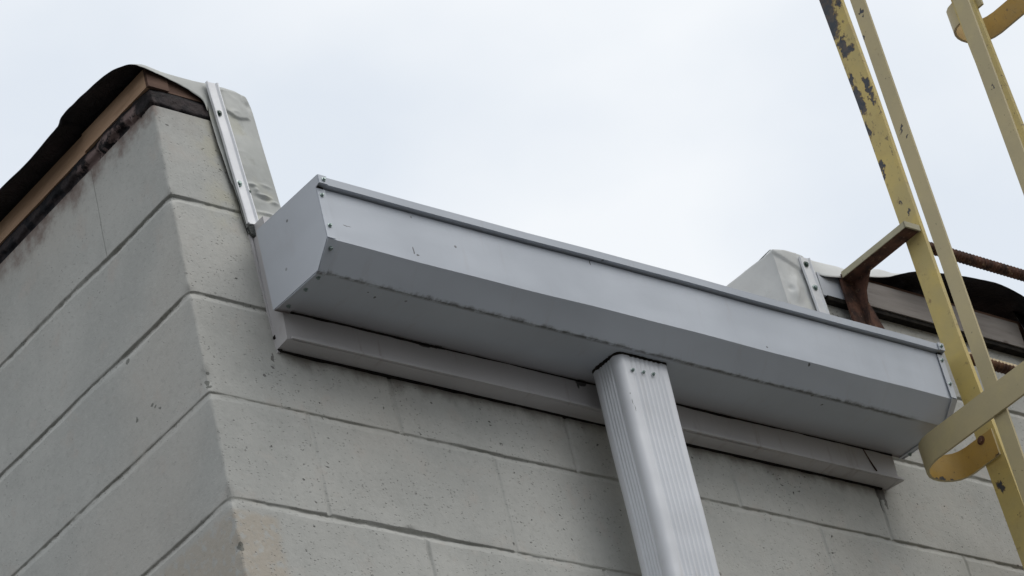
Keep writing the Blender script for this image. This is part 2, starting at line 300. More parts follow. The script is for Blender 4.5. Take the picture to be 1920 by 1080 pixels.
def bmm(fn, mat, bevel=0, seg=2, smooth=True, name='m'):
    bm = bmesh.new(); fn(bm)
    if bevel: bmesh.ops.bevel(bm, geom=[e for e in bm.edges if len(e.link_faces) == 2 and e.calc_face_angle(0) > .5], offset=bevel, segments=seg, affect='EDGES', profile=.5, clamp_overlap=True)
    bmesh.ops.recalc_face_normals(bm, faces=bm.faces)
    me = bpy.data.meshes.new(name); bm.to_mesh(me); bm.free(); me.materials.append(mat)
    if smooth:
        me.polygons.foreach_set('use_smooth', np.ones(len(me.polygons), bool)); me.set_sharp_from_angle(angle=math.radians(35))
    return me
def box(bm, x0, x1, y0, y1, z0, z1):
    vs = [bm.verts.new((x, y, z)) for x in (x0, x1) for y in (y0, y1) for z in (z0, z1)]
    for f in ((0, 1, 3, 2), (4, 6, 7, 5), (0, 4, 5, 1), (2, 3, 7, 6), (0, 2, 6, 4), (1, 5, 7, 3)): bm.faces.new([vs[i] for i in f])
def prism(bm, ring0, ring1, caps=True):
    a = [bm.verts.new(p) for p in ring0]; b = [bm.verts.new(p) for p in ring1]; n = len(a)
    for i in range(n): bm.faces.new((a[i], a[(i+1) % n], b[(i+1) % n], b[i]))
    if caps: bm.faces.new(a[::-1]); bm.faces.new(b)
def loft(bm, rings, closed=True, caps=True):
    R = [[bm.verts.new(p) for p in r] for r in rings]; n = len(R[0])
    for a, b in zip(R[:-1], R[1:]):
        for i in range(n if closed else n-1): bm.faces.new((a[i], a[(i+1) % n], b[(i+1) % n], b[i]))
    if caps and closed: bm.faces.new(R[0][::-1]); bm.faces.new(R[-1])
def screw_me(pos, nrm, r=.0055, mat=None):
    """hex washer head screw seen from outside"""
    n = Vector(nrm).normalized(); a = n.orthogonal().normalized(); b = n.cross(a); p = Vector(pos)
    def f(bm):
        rings = []
        for rr, h, k in ((r*1.0, 0, 16), (r*1.0, .0008, 16), (r*.72, .0012, 16)): rings.append([p+a*math.cos(t*2*math.pi/k)*rr+b*math.sin(t*2*math.pi/k)*rr+n*h for t in range(k)])
        loft(bm, rings)
        rings = [[p+a*math.cos(t*math.pi/3)*rr+b*math.sin(t*math.pi/3)*rr+n*h for t in range(6)] for rr, h in ((r*.66, .001), (r*.66, .0038), (r*.5, .0046))]
        loft(bm, rings)
    return bmm(f, mat or SCREW, smooth=False, name='screw')
def vnoise2(x, y, seed=0):
    x = np.asarray(x, float); y = np.asarray(y, float); xi = np.floor(x).astype(np.int64); yi = np.floor(y).astype(np.int64); fx = x-xi; fy = y-yi
    fx = fx*fx*(3-2*fx); fy = fy*fy*(3-2*fy)
    def h(i, j):
        v = (i*374761393 + j*668265263 + seed*2147483647) & 0xffffffff
        v = ((v ^ (v >> 13))*1274126177) & 0xffffffff; v = v ^ (v >> 16); return (v & 0xffff)/65535.*2-1
    return (h(xi, yi)*(1-fx)+h(xi+1, yi)*fx)*(1-fy)+(h(xi, yi+1)*(1-fx)+h(xi+1, yi+1)*fx)*fy
def fbm(x, y, o=4, seed=0):
    r = 0; a = 1; t = 0
    for i in range(o): r = r+a*vnoise2(x*2**i, y*2**i, seed+i); t += a; a *= .5
    return r/t

# ------------------------------------------------------------------ ground
def ground():
    n = 60; xs = np.sinh(np.linspace(-5.5, 5.5, n))*2.2; V = [(x, y, 0.012*float(fbm(x*.7, y*.7))) for y in xs for x in xs]
    F = [(j*n+i, j*n+i+1, (j+1)*n+i+1, (j+1)*n+i) for j in range(n-1) for i in range(n-1)]
    g = G('asphalt'); nn = g.noise(1.2, 5, .6); v = g.vor(160)
    col = g.mix(g.ss(nn.outputs['Fac'], .3, .7), (.05, .049, .046), (.075, .072, .068)); col = g.mix(g.ss(v.outputs['Distance'], .2, .6, .4, 0), col, (.11, .105, .1))
    g.fin(col, .9, g.bump(v.outputs['Distance'], .5, .004), spec=.2)
    me = mesh('ground', V, F, g.m, True); o = bpy.data.objects.new('ground', me); COL.objects.link(o); o.location = (0, 0, 0); o['kind'] = 'structure'
ground()

# ------------------------------------------------------------------ block wall
C = .2032; BOT = -Z0
def block_wall():
    root = thing('block_wall', (0, 0, BOT), 'pale painted concrete block wall with a sharp corner, under the roof edge and behind the gutter', 'wall')
    r = .004
    # s = signed distance along the wall line ; negative = side wall, positive = front wall
    def dens(a, b, st): return list(np.arange(a, b, st))
    ss = dens(-6, -.9, .25)+dens(-.9, -.012, .006)+dens(-.012, .012, .0015)+dens(.012, 2.45, .006)+dens(2.45, 6, .2)+[6]
    heads = {}
    for k in range(0, 6):
        off = .4064 if k % 2 == 0 else .2032
        heads[k] = [off+i*.4064 for i in range(7)]
        for h in heads[k]: ss += list(h+np.array([-.007, -.0055, -.004, -.0025, -.001, .001, .0025, .004, .0055, .007]))
    ss = np.array(sorted(set(np.round(ss, 5))))
    zs = dens(-.9, .195, .009)+[.195]; z = -.9
    zz = -.9
    while zz > BOT: zs.append(zz); zz -= .1
    zs.append(BOT)
    for k in range(0, 24):
        zc = -k*C
        if zc > BOT+.02: zs += list(zc+np.linspace(-.014, .008, 20 if k < 5 else 7))
    zs = np.array(sorted(set(np.round(zs, 5))))
    S, Z = np.meshgrid(ss, zs)
    X = np.where(S > 0, S, 0.); Y = np.where(S < 0, -S, 0.)
    nx = np.where(S < 0, -1., 0.); ny = np.where(S > 0, -1., 0.)
    # rounded corner
    a = np.clip((S+r)/(2*r), 0, 1)*math.pi/2; inc = np.abs(S) < r
    cx = r-r*np.cos(a); cy = r-r*np.sin(a)
    X = np.where(inc, cx, X); Y = np.where(inc, cy, Y); nx = np.where(inc, -np.cos(a), nx); ny = np.where(inc, -np.sin(a), ny)
    # joint depth
    wob = .0016*fbm(S*9, Z*0+3, 3, 5)
    k = np.round(-Z/C); dz = Z+k*C-wob
    hw = .0120+.0030*fbm(S*6, k*7.3, 3, 9)
    dd_ = dz-.0005; t = np.where(dd_ > 0, np.clip(dd_/((.0038+.0020*fbm(S*24, k*2.3, 4, 6))*np.clip(.9+.9*fbm(S*3.1, k*4.4, 2, 66), .5, 1.5)), 0, 1)**1.6, np.clip(-dd_/hw, 0, 1)**1.15)
    amp_ = np.clip(.80+1.0*fbm(S*2.6, k*5.7, 3, 77), .30, 1.35)
    bed = amp_*(1-t)*(.0046+.0040*fbm(S*7, k*3.1, 4, 2))
    lip = np.exp(-(dd_/.004)**2)*.0022*fbm(S*75, Z*160, 3, 3)
    D = np.where((Z < .1), bed+lip, 0)
    kk = np.floor(-Z/C+1e-6).astype(int)+1          # course index, 0 = above the local zero
    hd = np.zeros_like(S)
    for c in range(0, 25):
        off = .4064 if c % 2 == 0 else .2032
        f = S if True else S
        for sgn, dep in ((1, .0044), (-1, .0008)):
            o2 = off if sgn == 1 else (.6096-off)
            u = sgn*S; m = (u-o2)/.4064; n_ = np.round(m); ok = (n_ >= 0) & (kk == c) & (u > .05)
            dd = (u-o2-n_*.4064)+.0012*fbm(Z*9, n_*5+c, 2, 11)
            e = dep*(1.9 if (sgn == -1 and c == 0) else 1.)*(1-np.clip(np.abs(dd)/.0055, 0, 1)**2)
            hd = np.where(ok, np.maximum(hd, e*(.7+.6*fbm(Z*14, n_+c*3, 2, 17))), hd)
    D = np.maximum(D, hd)
    # general roughness, corner chips
    D = D+.0006*fbm(S*28, Z*28, 3, 21)+.0012*fbm(S*4, Z*4, 3, 22)
    edge = np.exp(-(np.abs(S)/.0045)**2); D = D+edge*(.0006+.0022*np.clip(fbm(S*40, Z*55, 3, 31), -.3, 1))
    for (zc, rr, dep) in ((-.375, .016, .007), (-.005, .010, .005), (-.61, .013, .006), (-.70, .008, .005), (-.20, .008, .003)):
        D = D+dep*np.exp(-((S/.010)**2+((Z-zc)/rr)**2))
    top = Z > .194
    X = X-nx*D; Y = Y-ny*D
    V = np.stack([X.ravel(), Y.ravel(), Z.ravel()], 1)
    h, w_ = S.shape; idx = np.arange(h*w_).reshape(h, w_)
    a_, b_, c_, d_ = idx[:-1, :-1], idx[:-1, 1:], idx[1:, 1:], idx[1:, :-1]
    sm = (S[:-1, :-1]+S[1:, 1:])/2; zm = (Z[:-1, :-1]+Z[1:, 1:])/2
    keep = ~((sm > .222) & (sm < 1.54) & (zm > -.075))
    F = np.stack([a_[keep], b_[keep], c_[keep], d_[keep]], 1)
    link('block_face', mesh('block_face', V.tolist(), F.tolist(), WALL, True), root)
    # solid unseen core, gives the wall thickness and blocks light from behind
    def core(bm):
        box(bm, .012, 6, .012, .2, BOT, -.08); box(bm, .012, .2, .2, 6, BOT, .193)
        box(bm, .012, .218, .012, .2, -.08, .193); box(bm, 1.542, 6, .012, .2, -.08, .193)
    link('block_core', bmm(core, WALL, name='block_core', smooth=False), root)
    return root
wall = block_wall()

# ------------------------------------------------------------------ roof deck (unseen from below, added to block the sky from above)
def deck():
    def f(bm):
        box(bm, .045, .19, .06, 5.9, .2, .262); box(bm, .245, 1.53, .21, 5.9, -.16, -.07); box(bm, 1.60, 5.9, .06, 5.9, .2, .258)
    o = link('sky_block_deck', bmm(f, BROWN, smooth=False), None, (.05, .05, .2)); tag(o, 'unseen low roof deck behind the wall top, added to block the sky from above', 'roof deck')
deck()

# ------------------------------------------------------------------ boards on top of the wall
def boards():
    t = thing('edge_board', (0, .2, .233), 'tan wooden edge board on the side wall top, under the black sheet overhang', 'board')
    def a(bm): box(bm, -.005, .04, .002, .2035, .234, .273)
    def b(bm): box(bm, -.003, .04, .2055, 5.9, .232, .272)
    link('plank', bmm(a, TAN, .0015), t); link('plank', bmm(b, TAN, .0015), t)
    t = thing('edge_board', (.1, 0, .233), 'short dark brown edge board on the front wall top, left of the white bar', 'board')
    def c(bm): box(bm, .0405, .205, -.001, .036, .233, .268)
    def c2(bm): box(bm, -.0045, .0400, -.005, .0015, .2335, .2725)
    link('plank', bmm(c, BROWN, .0015), t); link('end_block', bmm(c2, BROWN, .001), t)
    t = thing('fascia_board', (1.95, -.02, .17), 'weathered grey fascia board under the roof edge behind the ladder', 'board')
    def d(bm): box(bm, 1.700, 2.247, -.020, .010, .170, .234)
    link('plank', bmm(d, GREYW, .002), t)
    def d2(bm): box(bm, 1.636, 1.6985, -.015, .008, .169, .226)
    o = link('metal_cover', bmm(d2, CAP, .0015), t)
    o = link('edge_board', bmm(lambda bm: box(bm, 1.66, 2.30, -.008, .036, .236, .252), BROWN, .002), None, (1.9, 0, .238)); tag(o, 'dark reddish brown edge board directly above the grey fascia board behind the ladder', 'board')
    o = link('gap_shade_strip', bmm(lambda bm: box(bm, 1.645, 2.262, -.0165, .004, .159, .1695), HOLE, .002), None, (1.9, 0, .155)); tag(o, 'thin black strip added for the shaded gap along the lower edge of the grey fascia board', 'strip')  # dark box adds to the shade in the gap under the board
boards()

# ------------------------------------------------------------------ lumpy tar between the wall top and the boards
def tar():
    ss = np.concatenate([np.arange(-2.5, -.5, .05), np.arange(-.5, .212, .004)]); zs = np.linspace(.14, .238, 34); S, Z = np.meshgrid(ss, zs)
    lump = fbm(S*22, Z*30, 4, 41); near_ = np.exp(-((S+.11)/.11)**2)
    drop = .206-.030*near_*np.clip(fbm(S*34, S*0+1, 3, 44)+.15, 0, 1)-.008*fbm(S*40, S*0, 3, 43)
    drop = np.where(S > 0.0, .193-.004*fbm(S*60, S*0, 3, 47), drop)
    dep = np.where(Z > drop, np.clip((Z-drop)/.006, 0, 1), 0)
    off = -.006+dep*(.0085+.003*lump+.007*near_*np.clip(lump+.1, 0, 1)); off = np.where((Z > .225), off-.006*(Z-.225)/.013, off)
    r = .006; X = np.where(S > 0, S, 0.)-np.where(S < 0.003, 1, 0)*off; Y = np.where(S < 0, -S, 0.)-np.where(S > -.003, 1, 0)*off
    V = np.stack([X.ravel(), Y.ravel(), Z.ravel()], 1); h, w_ = S.shape; idx = np.arange(h*w_).reshape(h, w_)
    F = np.stack([idx[:-1, :-1].ravel(), idx[:-1, 1:].ravel(), idx[1:, 1:].ravel(), idx[1:, :-1].ravel()], 1)
    g = G('tar_and_mortar'); n = g.noise(24, 5, .65); n2 = g.noise(60, 4, .6); x, y, z = g.xyz(g.P)
    col = g.mix(g.ss(n2.outputs['Fac'], .4, .65), (.010, .009, .010), (.026, .021, .023))
    col = g.mix(g.ma('MULTIPLY', g.ma('MULTIPLY', g.ss(n.outputs['Fac'], .44, .54, 0, .95), g.ss(y, .03, .05, .12, 1)), g.ss(z, .228, .220)), col, (.24, .175, .165))
    col = g.mix(g.ss(y, .20, .26, 0, .85), col, (.012, .013, .017))
    g.fin(col, .7, g.bump(n2.outputs['Fac'], .9, .005), spec=.2)
    o = link('tar_seam', mesh('tar_seam', V.tolist(), F.tolist(), g.m, True), None, (0, .1, .2)); tag(o, 'lumpy black tar seam between the block wall top and the edge boards', 'tar')
tar()

# ------------------------------------------------------------------ roofing sheet with black underside
def two_ply(name, P, thick=.0016, parent=None, base=None, flip=False):
    """P[i][j] grid of points, upper ply white, lower ply black, closed rim"""
    P = np.array(P, float); h, w_ = P.shape[:2]
    du = np.gradient(P, axis=1); dv = np.gradient(P, axis=0); N = np.cross(du, dv); N /= np.linalg.norm(N, axis=2, keepdims=True)+1e-12
    if flip: N = -N
    B = P-N*thick; V = np.concatenate([P.reshape(-1, 3), B.reshape(-1, 3)]); n = h*w_; F = []; mi = []
    I = lambda i, j: i*w_+j
    for i in range(h-1):
        for j in range(w_-1):
            q = (I(i, j), I(i, j+1), I(i+1, j+1), I(i+1, j)); r_ = tuple(k+n for k in q[::-1])
            F += [q if not flip else q[::-1], r_ if not flip else r_[::-1]]; mi += [0, 1]
    rim = [I(0, j) for j in range(w_)]+[I(i, w_-1) for i in range(1, h)]+[I(h-1, j) for j in range(w_-2, -1, -1)]+[I(i, 0) for i in range(h-2, 0, -1)]
    for a, b in zip(rim, rim[1:]+rim[:1]): F.append((a, a+n, b+n, b)); mi.append(1)
    return link(name, mesh(name, V.tolist(), F, None, True, [SHEET, BLACK], mi), parent, base)
def cat_rom(pts, n):
    pts = np.array(pts, float); m = len(pts); t = np.linspace(0, m-1, n); out = []
    for u in t:
        i = min(int(u), m-2); f = u-i; p0 = pts[max(i-1, 0)]; p1 = pts[i]; p2 = pts[i+1]; p3 = pts[min(i+2, m-1)]
        out.append(.5*((2*p1)+(-p0+p2)*f+(2*p0-5*p1+4*p2-p3)*f*f+(-p0+3*p1-3*p2+p3)*f**3))
    return np.array(out)
def sheet_grid(st, n, rows=14, amp=.0):
    O = cat_rom([s[0] for s in st], n); Cc = cat_rom([s[1] for s in st], n); I = cat_rom([s[2] for s in st], n); G_ = []
    for r in range(rows):
        t = r/(rows-1)
        if t < .6:
            f = t/.6; P = O+(Cc-O)*f; P[:, 2] += .004*math.sin(f*math.pi)
        else:
            f = (t-.6)/.4; P = Cc+(I-Cc)*f
        k = np.arange(n); P[:, 2] += amp*fbm(k*.09, k*0+t*3, 3, 71)*(1-t); G_.append(P)
    return np.array(G_)
memb = thing('roof_membrane', (.1, .1, .28), 'white roofing sheet with black underside hanging over the tan board at the left corner', 'roofing sheet')
st = [((-.062, 5.8, .27), (.01, 5.8, .283), (.2, 5.8, .286)), ((-.062, 2.2, .274), (.01, 2.2, .283), (.2, 2.2, .286)), ((-.062, .9, .268), (.01, .9, .283), (.2, .9, .286)), ((-.060, .50, .271), (.01, .5, .283), (.2, .5, .286)),
      ((-.060, .396, .270), (.01, .4, .283), (.2, .4, .286)), ((-.060, .302, .264), (.01, .3, .283), (.2, .3, .286)), ((-.060, .22, .270), (.01, .23, .283), (.2, .25, .286)),
      ((-.060, .197, .272), (.01, .20, .283), (.2, .22, .286)), ((-.057, .187, .284), (.01, .19, .284), (.2, .2, .286)), ((-.060, .15, .283), (.01, .16, .284), (.2, .18, .286)), ((-.060, .102, .280), (.01, .11, .284), (.2, .15, .286)),
      ((-.058, .036, .275), (.008, .05, .284), (.2, .12, .286)), ((-.045, .002, .272), (.004, .01, .283), (.2, .1, .286)), ((-.033, -.010, .268), (.004, .003, .282), (.2, .1, .286)),
      ((-.020, -.015, .264), (.008, .0, .281), (.2, .1, .286)), ((.021, -.012, .259), (.034, -.002, .277), (.205, .1, .286)), ((.067, -.009, .252), (.075, -.003, .276), (.205, .1, .286)),
      ((.090, -.008, .243), (.10, -.004, .276), (.207, .1, .286)), ((.110, -.0075, .231), (.122, -.0045, .277), (.208, .1, .286)), ((.116, -.007, .210), (.135, -.0045, .277), (.21, .1, .286))]
# denser stations at the corner : resample by hand in two runs
two_ply('sheet', sheet_grid(st, 230, 16, .002), parent=memb, flip=False)
# front flashing flap right of the corner, wrapped round the end of the raised edge
def lerp_poly(pts, v):
    pts = np.array(pts, float); d = np.r_[0, np.cumsum(np.linalg.norm(np.diff(pts, axis=0), axis=1))]; d /= d[-1]
    return np.stack([np.interp(v, d, pts[:, i]) for i in range(pts.shape[1])], -1)
def flap_left():
    L = [(.123, .277), (.120, .205), (.124, .135), (.135, .06), (.145, -.001), (.152, -.045)]
    R = [(.208, .278), (.219, .272), (.226, .252), (.234, .15), (.2445, .033), (.2485, -.07)]
    us = np.r_[np.linspace(0, 1, 90), 1+np.linspace(.02, 1, 16)]; vs = np.r_[np.linspace(-1, -.06, 8), np.linspace(0, 1, 190)]
    G_ = []
    for v in vs:
        vv = max(v, 0); l = lerp_poly(L, vv); r_ = lerp_poly(R, vv); row = []
        for u in us:
            uu = min(u, 1); x = l[0]+(r_[0]-l[0])*uu; z = l[1]+(r_[1]-l[1])*uu; y = -.0045
            y -= .007*math.sin(uu*math.pi)*math.exp(-((z-.10)/.09)**2)+.002*math.exp(-((uu-.55)/.3)**2-((z-.225)/.03)**2)
            y -= .0013*float(fbm(x*20, z*14, 3, 51))*(1 if uu < .8 else (1-uu)*5)+.0030*max(0, 1-abs(float(fbm(x*17+z*9, z*21-x*6, 2, 58)))*3)**2*max(0, 1-uu*1.15)*(.35 if .07 < z < .21 else 1)
            if uu < .10 and z < .2: y -= .003*(1-uu/.10)*max(0, math.sin((z+.04)*13))
            # creases and lumps
            zc = .222-.02*(uu-.3)+.006*math.sin(uu*9)
            if .25 < uu < .86: y -= .0035/(1+math.exp(-(z-zc)/.0007))*min(1, (uu-.25)*8)*min(1, (.86-uu)*12)
            for (a, b, ra, rb, h_) in ((.180, .062, .010, .0035, .006), (.187, .052, .006, .006, .006), (.203, .044, .016, .0028, .007), (.206, .037, .015, .003, -.004), (.224, .036, .010, .0035, .006), (.205, .006, .02, .003, .006), (.19, -.02, .018, .006, .009), (.212, .068, .012, .003, .003), (.21, .25, .012, .008, -.004)):
                y -= .6*h_*math.exp(-((x-a)/ra)**2-((z-b)/rb)**2)
            if u > .93:
                f = (min(u, 1)-.93)/.07; y += .006*f*f
            if u > 1: x += .003*(1-math.exp(-(u-1)*8)); y += (u-1)*.30
            if v < 0:
                z = z+.006*(1-math.exp(v*6)); y += -v*.18
            elif vv < .03: y += .003*(1-vv/.03)
            row.append((x, y, z))
        G_.append(row)
    return two_ply('flap', G_, .0014, parent=memb, flip=True)
flap_left()

memb2 = thing('roof_membrane', (1.9, .1, .28), 'white roofing sheet right of the gutter opening, its black underside bulging behind the ladder', 'roofing sheet')
st2 = [((1.600, -.006, .205), (1.600, -.004, .267), (1.62, .1, .285)), ((1.631, -.012, .222), (1.632, -.003, .266), (1.64, .1, .285)), ((1.647, -.017, .217), (1.655, -.003, .266), (1.66, .1, .285)), ((1.665, -.024, .214), (1.678, -.004, .266), (1.68, .1, .285)),
       ((1.700, -.030, .218), (1.712, -.010, .262), (1.72, .1, .285)), ((1.735, -.030, .228), (1.75, -.006, .266), (1.76, .1, .29)), ((1.773, -.030, .237), (1.80, -.003, .281), (1.80, .1, .295)), ((1.834, -.030, .251), (1.87, .0, .298), (1.87, .1, .31)), ((1.87, -.045, .258), (1.91, .0, .290), (1.91, .1, .30)),
       ((1.906, -.060, .263), (1.94, .0, .272), (1.94, .1, .28)), ((1.963, -.070, .267), (1.97, .0, .272), (1.97, .1, .28)), ((2.055, -.070, .280), (2.055, .0, .290), (2.055, .1, .295)), ((2.12, -.070, .286), (2.12, .0, .290), (2.12, .1, .295)), ((2.151, -.070, .287), (2.151, .0, .290), (2.151, .1, .295)),
       ((2.194, -.070, .281), (2.194, .0, .29), (2.194, .1, .293)), ((2.231, -.072, .267), (2.231, .0, .29), (2.231, .1, .292)), ((2.262, -.07, .235), (2.27, .0, .289), (2.28, .1, .29)), ((2.275, -.06, .185), (2.30, .0, .289), (2.3, .1, .29)), ((2.30, -.05, .13), (2.36, .0, .289), (2.36, .1, .29)), ((2.6, -.05, .12), (2.6, .0, .289), (2.6, .1, .29)), ((5.9, -.05, .12), (5.9, .0, .289), (5.9, .1, .29))]
two_ply('sheet', sheet_grid(st2, 230, 16, .0015), parent=memb2)
def flap_right():
    # side return (faces the gutter opening) + front part, meeting on a soft fold at x=1.536
    us = np.r_[np.linspace(-1, -.04, 30), np.linspace(0, 1, 70)]; vs = np.r_[np.linspace(-1, -.06, 6), np.linspace(0, 1, 90)]; G_ = []
    for v in vs:
        vv = max(v, 0); row = []
        for u in us:
            z = .266-vv*.33
            if u < 0:
                y = -u*.55+.004; x = 1.536+.012*(-u)*(1-vv); z += .006*min(1, -u*4)
                x += .004*float(fbm(y*14, z*14, 3, 61))
            else:
                x = 1.536+u*.084; y = -.003-.004*math.sin(u*3.1)
            # soft rounded fold, bulging lower down
            f = math.exp(-(u/.22)**2) if u >= 0 else math.exp(-(u/.05)**2)
            x += f*.004*vv; y += f*.004
            if u >= 0:
                x0, z0 = x, z
                zc = .262-.036*math.sin(min(1, u/.9)*1.57)**.8       # upper layer ends on a curved edge
                y -= .004/(1+math.exp(-(z-zc)/.0008))
                y -= .004*math.exp(-((x-1.575)/.012)**2-((z-.19)/.016)**2)+.005*math.exp(-((x-1.563)/.01)**2-((z-.165)/.02)**2)-.004*math.exp(-((x-1.555)/.006)**2-((z-.172)/.007)**2)
                y -= .002*float(fbm(x*40, z*30, 3, 62))
            if v < 0:
                if u < 0: x += -v*.16; z += .004
                else: y += -v*.16; z += .004; x += -v*.02
            row.append((x, y, z))
        G_.append(row)
    two_ply('flap', G_, .0014, parent=memb2, flip=True)
flap_right()

# ------------------------------------------------------------------ termination bars
def bar(p0, p1, w_, label, screws, bend=True):
    p0, p1 = Vector(p0), Vector(p1); d = (p0-p1).normalized(); n = Vector((0, -1, 0)); n = (n-d*n.dot(d)).normalized(); a = d.cross(n).normalized()
    if a.x < 0: a = -a
    t = thing('termination_bar', tuple(p1), label, 'metal bar', 'white bars screwed over the edges of the roofing sheet')
    h = w_/2; prof = [(-h, 0), (-h, .0055), (-h+.0022, .006), (-h+.0045, .003), (h-.0055, .003), (h-.003, .0062), (h, .0055), (h, 0)]
    def f(bm):
        rings = []
        for i in range(25):
            s = i/24; c = p1+(p0-p1)*s; c = c+n*(.0006*float(fbm(np.array([s*7]), np.array([h*99]), 2, 5)[0]))
            rings.append([c+a*u+n*v for u, v in prof])
        loft(bm, rings)
    link('strip', bmm(f, BAR, .0004, 1), t)
    for (x, z, r_, m) in screws: link('screw', screw_me((x, p0.y-.0035-.0005, z), n, r_, m), t)
    return t
bar((.1335, -.0105, .274), (.1605, -.0105, -.030), .0255, 'long white metal bar with two screws, left of the gutter, on the corner flap', [(.1345, .205, .0062, DSCREW), (.1465, .053, .0062, SCREW)])
bar((1.6115, -.012, .2555), (1.620, -.012, .09), .0300, 'short white metal bar with two screws, right of the gutter opening beside the ladder', [(1.6095, .238, .0068, DSCREW), (1.6145, .181, .0068, SCREW)])
o = link('screw', screw_me((.1665, -.013, .040), (0, -1, 0), .004, DSCREW), None, (.1665, -.013, .040)); tag(o, 'tiny dark screw in the wrinkled flap just right of the long white bar', 'screw')
# torn dark scrap under the long bar
def scrap(bm):
    pts = [(.150, -.010, -.036), (.166, -.013, -.026), (.182, -.016, -.024), (.186, -.018, -.036), (.176, -.016, -.052), (.165, -.013, -.056), (.155, -.010, -.050)]
    prism(bm, pts, [(x+.001, y+.007, z) for x, y, z in pts])
o = link('sealant_scrap', bmm(scrap, mat_simple('dark_putty', (.045, .05, .048), (.10, .105, .10), 60, .6, .8, .004), .001), None, (.165, -.012, -.05)); tag(o, 'torn dark scrap of sealant under the lower end of the long white bar', 'sealant')

# ------------------------------------------------------------------ metal trim box behind the gutter
trim = thing('wall_trim', (.9, 0, -.289), 'long boxed metal trim strip on the wall, under and behind the gutter', 'trim')
def trimf(bm):
    xs = np.r_[.1625, np.linspace(.20, 1.62, 40), 1.656]
    rings = []
    for i, x in enumerate(xs):
        wv = .0012*math.sin(x*7.1)+.0008*math.sin(x*17)
        zb = -.2885+.001*math.sin(x*5); rings.append([(x, .002, zb+.001), (x, -.034+wv*.5, zb+.0035), (x, -.0365+wv, zb+.006), (x, -.0385+wv, -.245), (x, -.0395, -.03), (x, .002, -.03)])
    loft(bm, rings)
link('channel', bmm(trimf, TRIM, 0), trim)
# lower hem, and right hand flared tab, left end flange
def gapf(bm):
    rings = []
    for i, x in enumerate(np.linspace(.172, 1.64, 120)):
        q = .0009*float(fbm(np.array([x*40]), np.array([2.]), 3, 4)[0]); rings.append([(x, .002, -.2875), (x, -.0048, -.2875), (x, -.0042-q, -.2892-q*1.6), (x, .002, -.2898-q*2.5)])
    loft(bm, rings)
link('gap_shadow', bmm(gapf, HOLE), trim)  # dark strip stands in for the shadow in the gap below the trim
def gapg(bm):
    rings = []
    for i, x in enumerate(np.linspace(.172, 1.655, 120)):
        q = .0009*float(fbm(np.array([x*33]), np.array([7.]), 3, 14)[0]); rings.append([(x, -.037, -.2285), (x, -.0415, -.2285), (x, -.0412-q, -.2305-q), (x, -.037, -.2308-q*2)])
    loft(bm, rings)
link('gap_shadow', bmm(gapg, HOLE), trim)  # second dark strip, shade built in where gutter meets trim
link('hem', bmm(lambda bm: box(bm, .170, 1.668, -.0405, -.037, -.2845, -.2795), TRIM, .0008), trim)
link('end_tab', bmm(lambda bm: prism(bm, [(1.6565, .0, -.288), (1.672, -.036, -.2835), (1.669, -.0385, -.2835), (1.656, -.0385, -.284)], [(1.6565, .0, -.2855), (1.672, -.036, -.281), (1.669, -.0385, -.281), (1.656, -.0385, -.2815)]), TRIM), trim)
link('end_flange', bmm(lambda bm: prism(bm, [(.155, -.0035, -.045), (.160, -.0035, -.045), (.168, -.0035, -.292), (.163, -.0035, -.292)], [(.155, .001, -.045), (.160, .001, -.045), (.168, .001, -.292), (.163, .001, -.292)]), BROWN and TRIM), trim)
for x, z in ((.1655, -.262), (.168, -.2855)):
    link('nail_hole', bmm(lambda bm: loft(bm, [[(x+math.cos(k*.785)*r_, y_, z+math.sin(k*.785)*r_*1.25) for k in range(8)] for r_, y_ in ((.0048, -.001), (.0044, -.0062))]), HOLE), trim)
# crack lines / stains on trim face as thin peeled paint ridges
link('paint_crack', bmm(lambda bm: loft(bm, [[(x, -.0405, z), (x+.0018, -.0405, z), (x+.0018, -.038, z), (x, -.038, z)] for x, z in ((1.572, -.229), (1.578, -.245), (1.586, -.262), (1.594, -.277))]), RUST), trim)

# ------------------------------------------------------------------ gutter
XL, XR = .1475, 1.692
gut = thing('rain_gutter', (.92, -.12, -.232), 'long pale grey box gutter fixed in the roof edge opening', 'gutter')
PROF = [(-.036, -.229), (-.165, -.2315), (-.2035, -.191), (-.2040, -.0865), (-.2000, -.0835), (-.2000, -.0825), (-.2140, -.0830), (-.2145, -.0680), (-.2020, -.0672)]
def gutf(bm):
    th = .0015; inner = [(-.2020, -.0690), (-.1985, -.0840), (-.2018, -.0885), (-.2015, -.1905), (-.1640, -.2295), (-.0375, -.2275), (-.0375, -.07), (-.036, -.07)]
    pr = PROF+inner; xs = np.linspace(XL+.001, XR-.001, 90); rings = []
    for x in xs:
        b = .0012*math.sin((x-.1)*5.3)+.0005*math.sin(x*23); r_ = []
        for (y, z) in pr:
            k = 0 if y > -.05 else 1
            r_.append((x, y+k*b*(.5 if z > -.1 else 1.), z+.0006*math.sin(x*9+y*30)))
        rings.append(r_)
    loft(bm, rings)
link('trough', bmm(gutf, ALU, .0006, 2), gut)
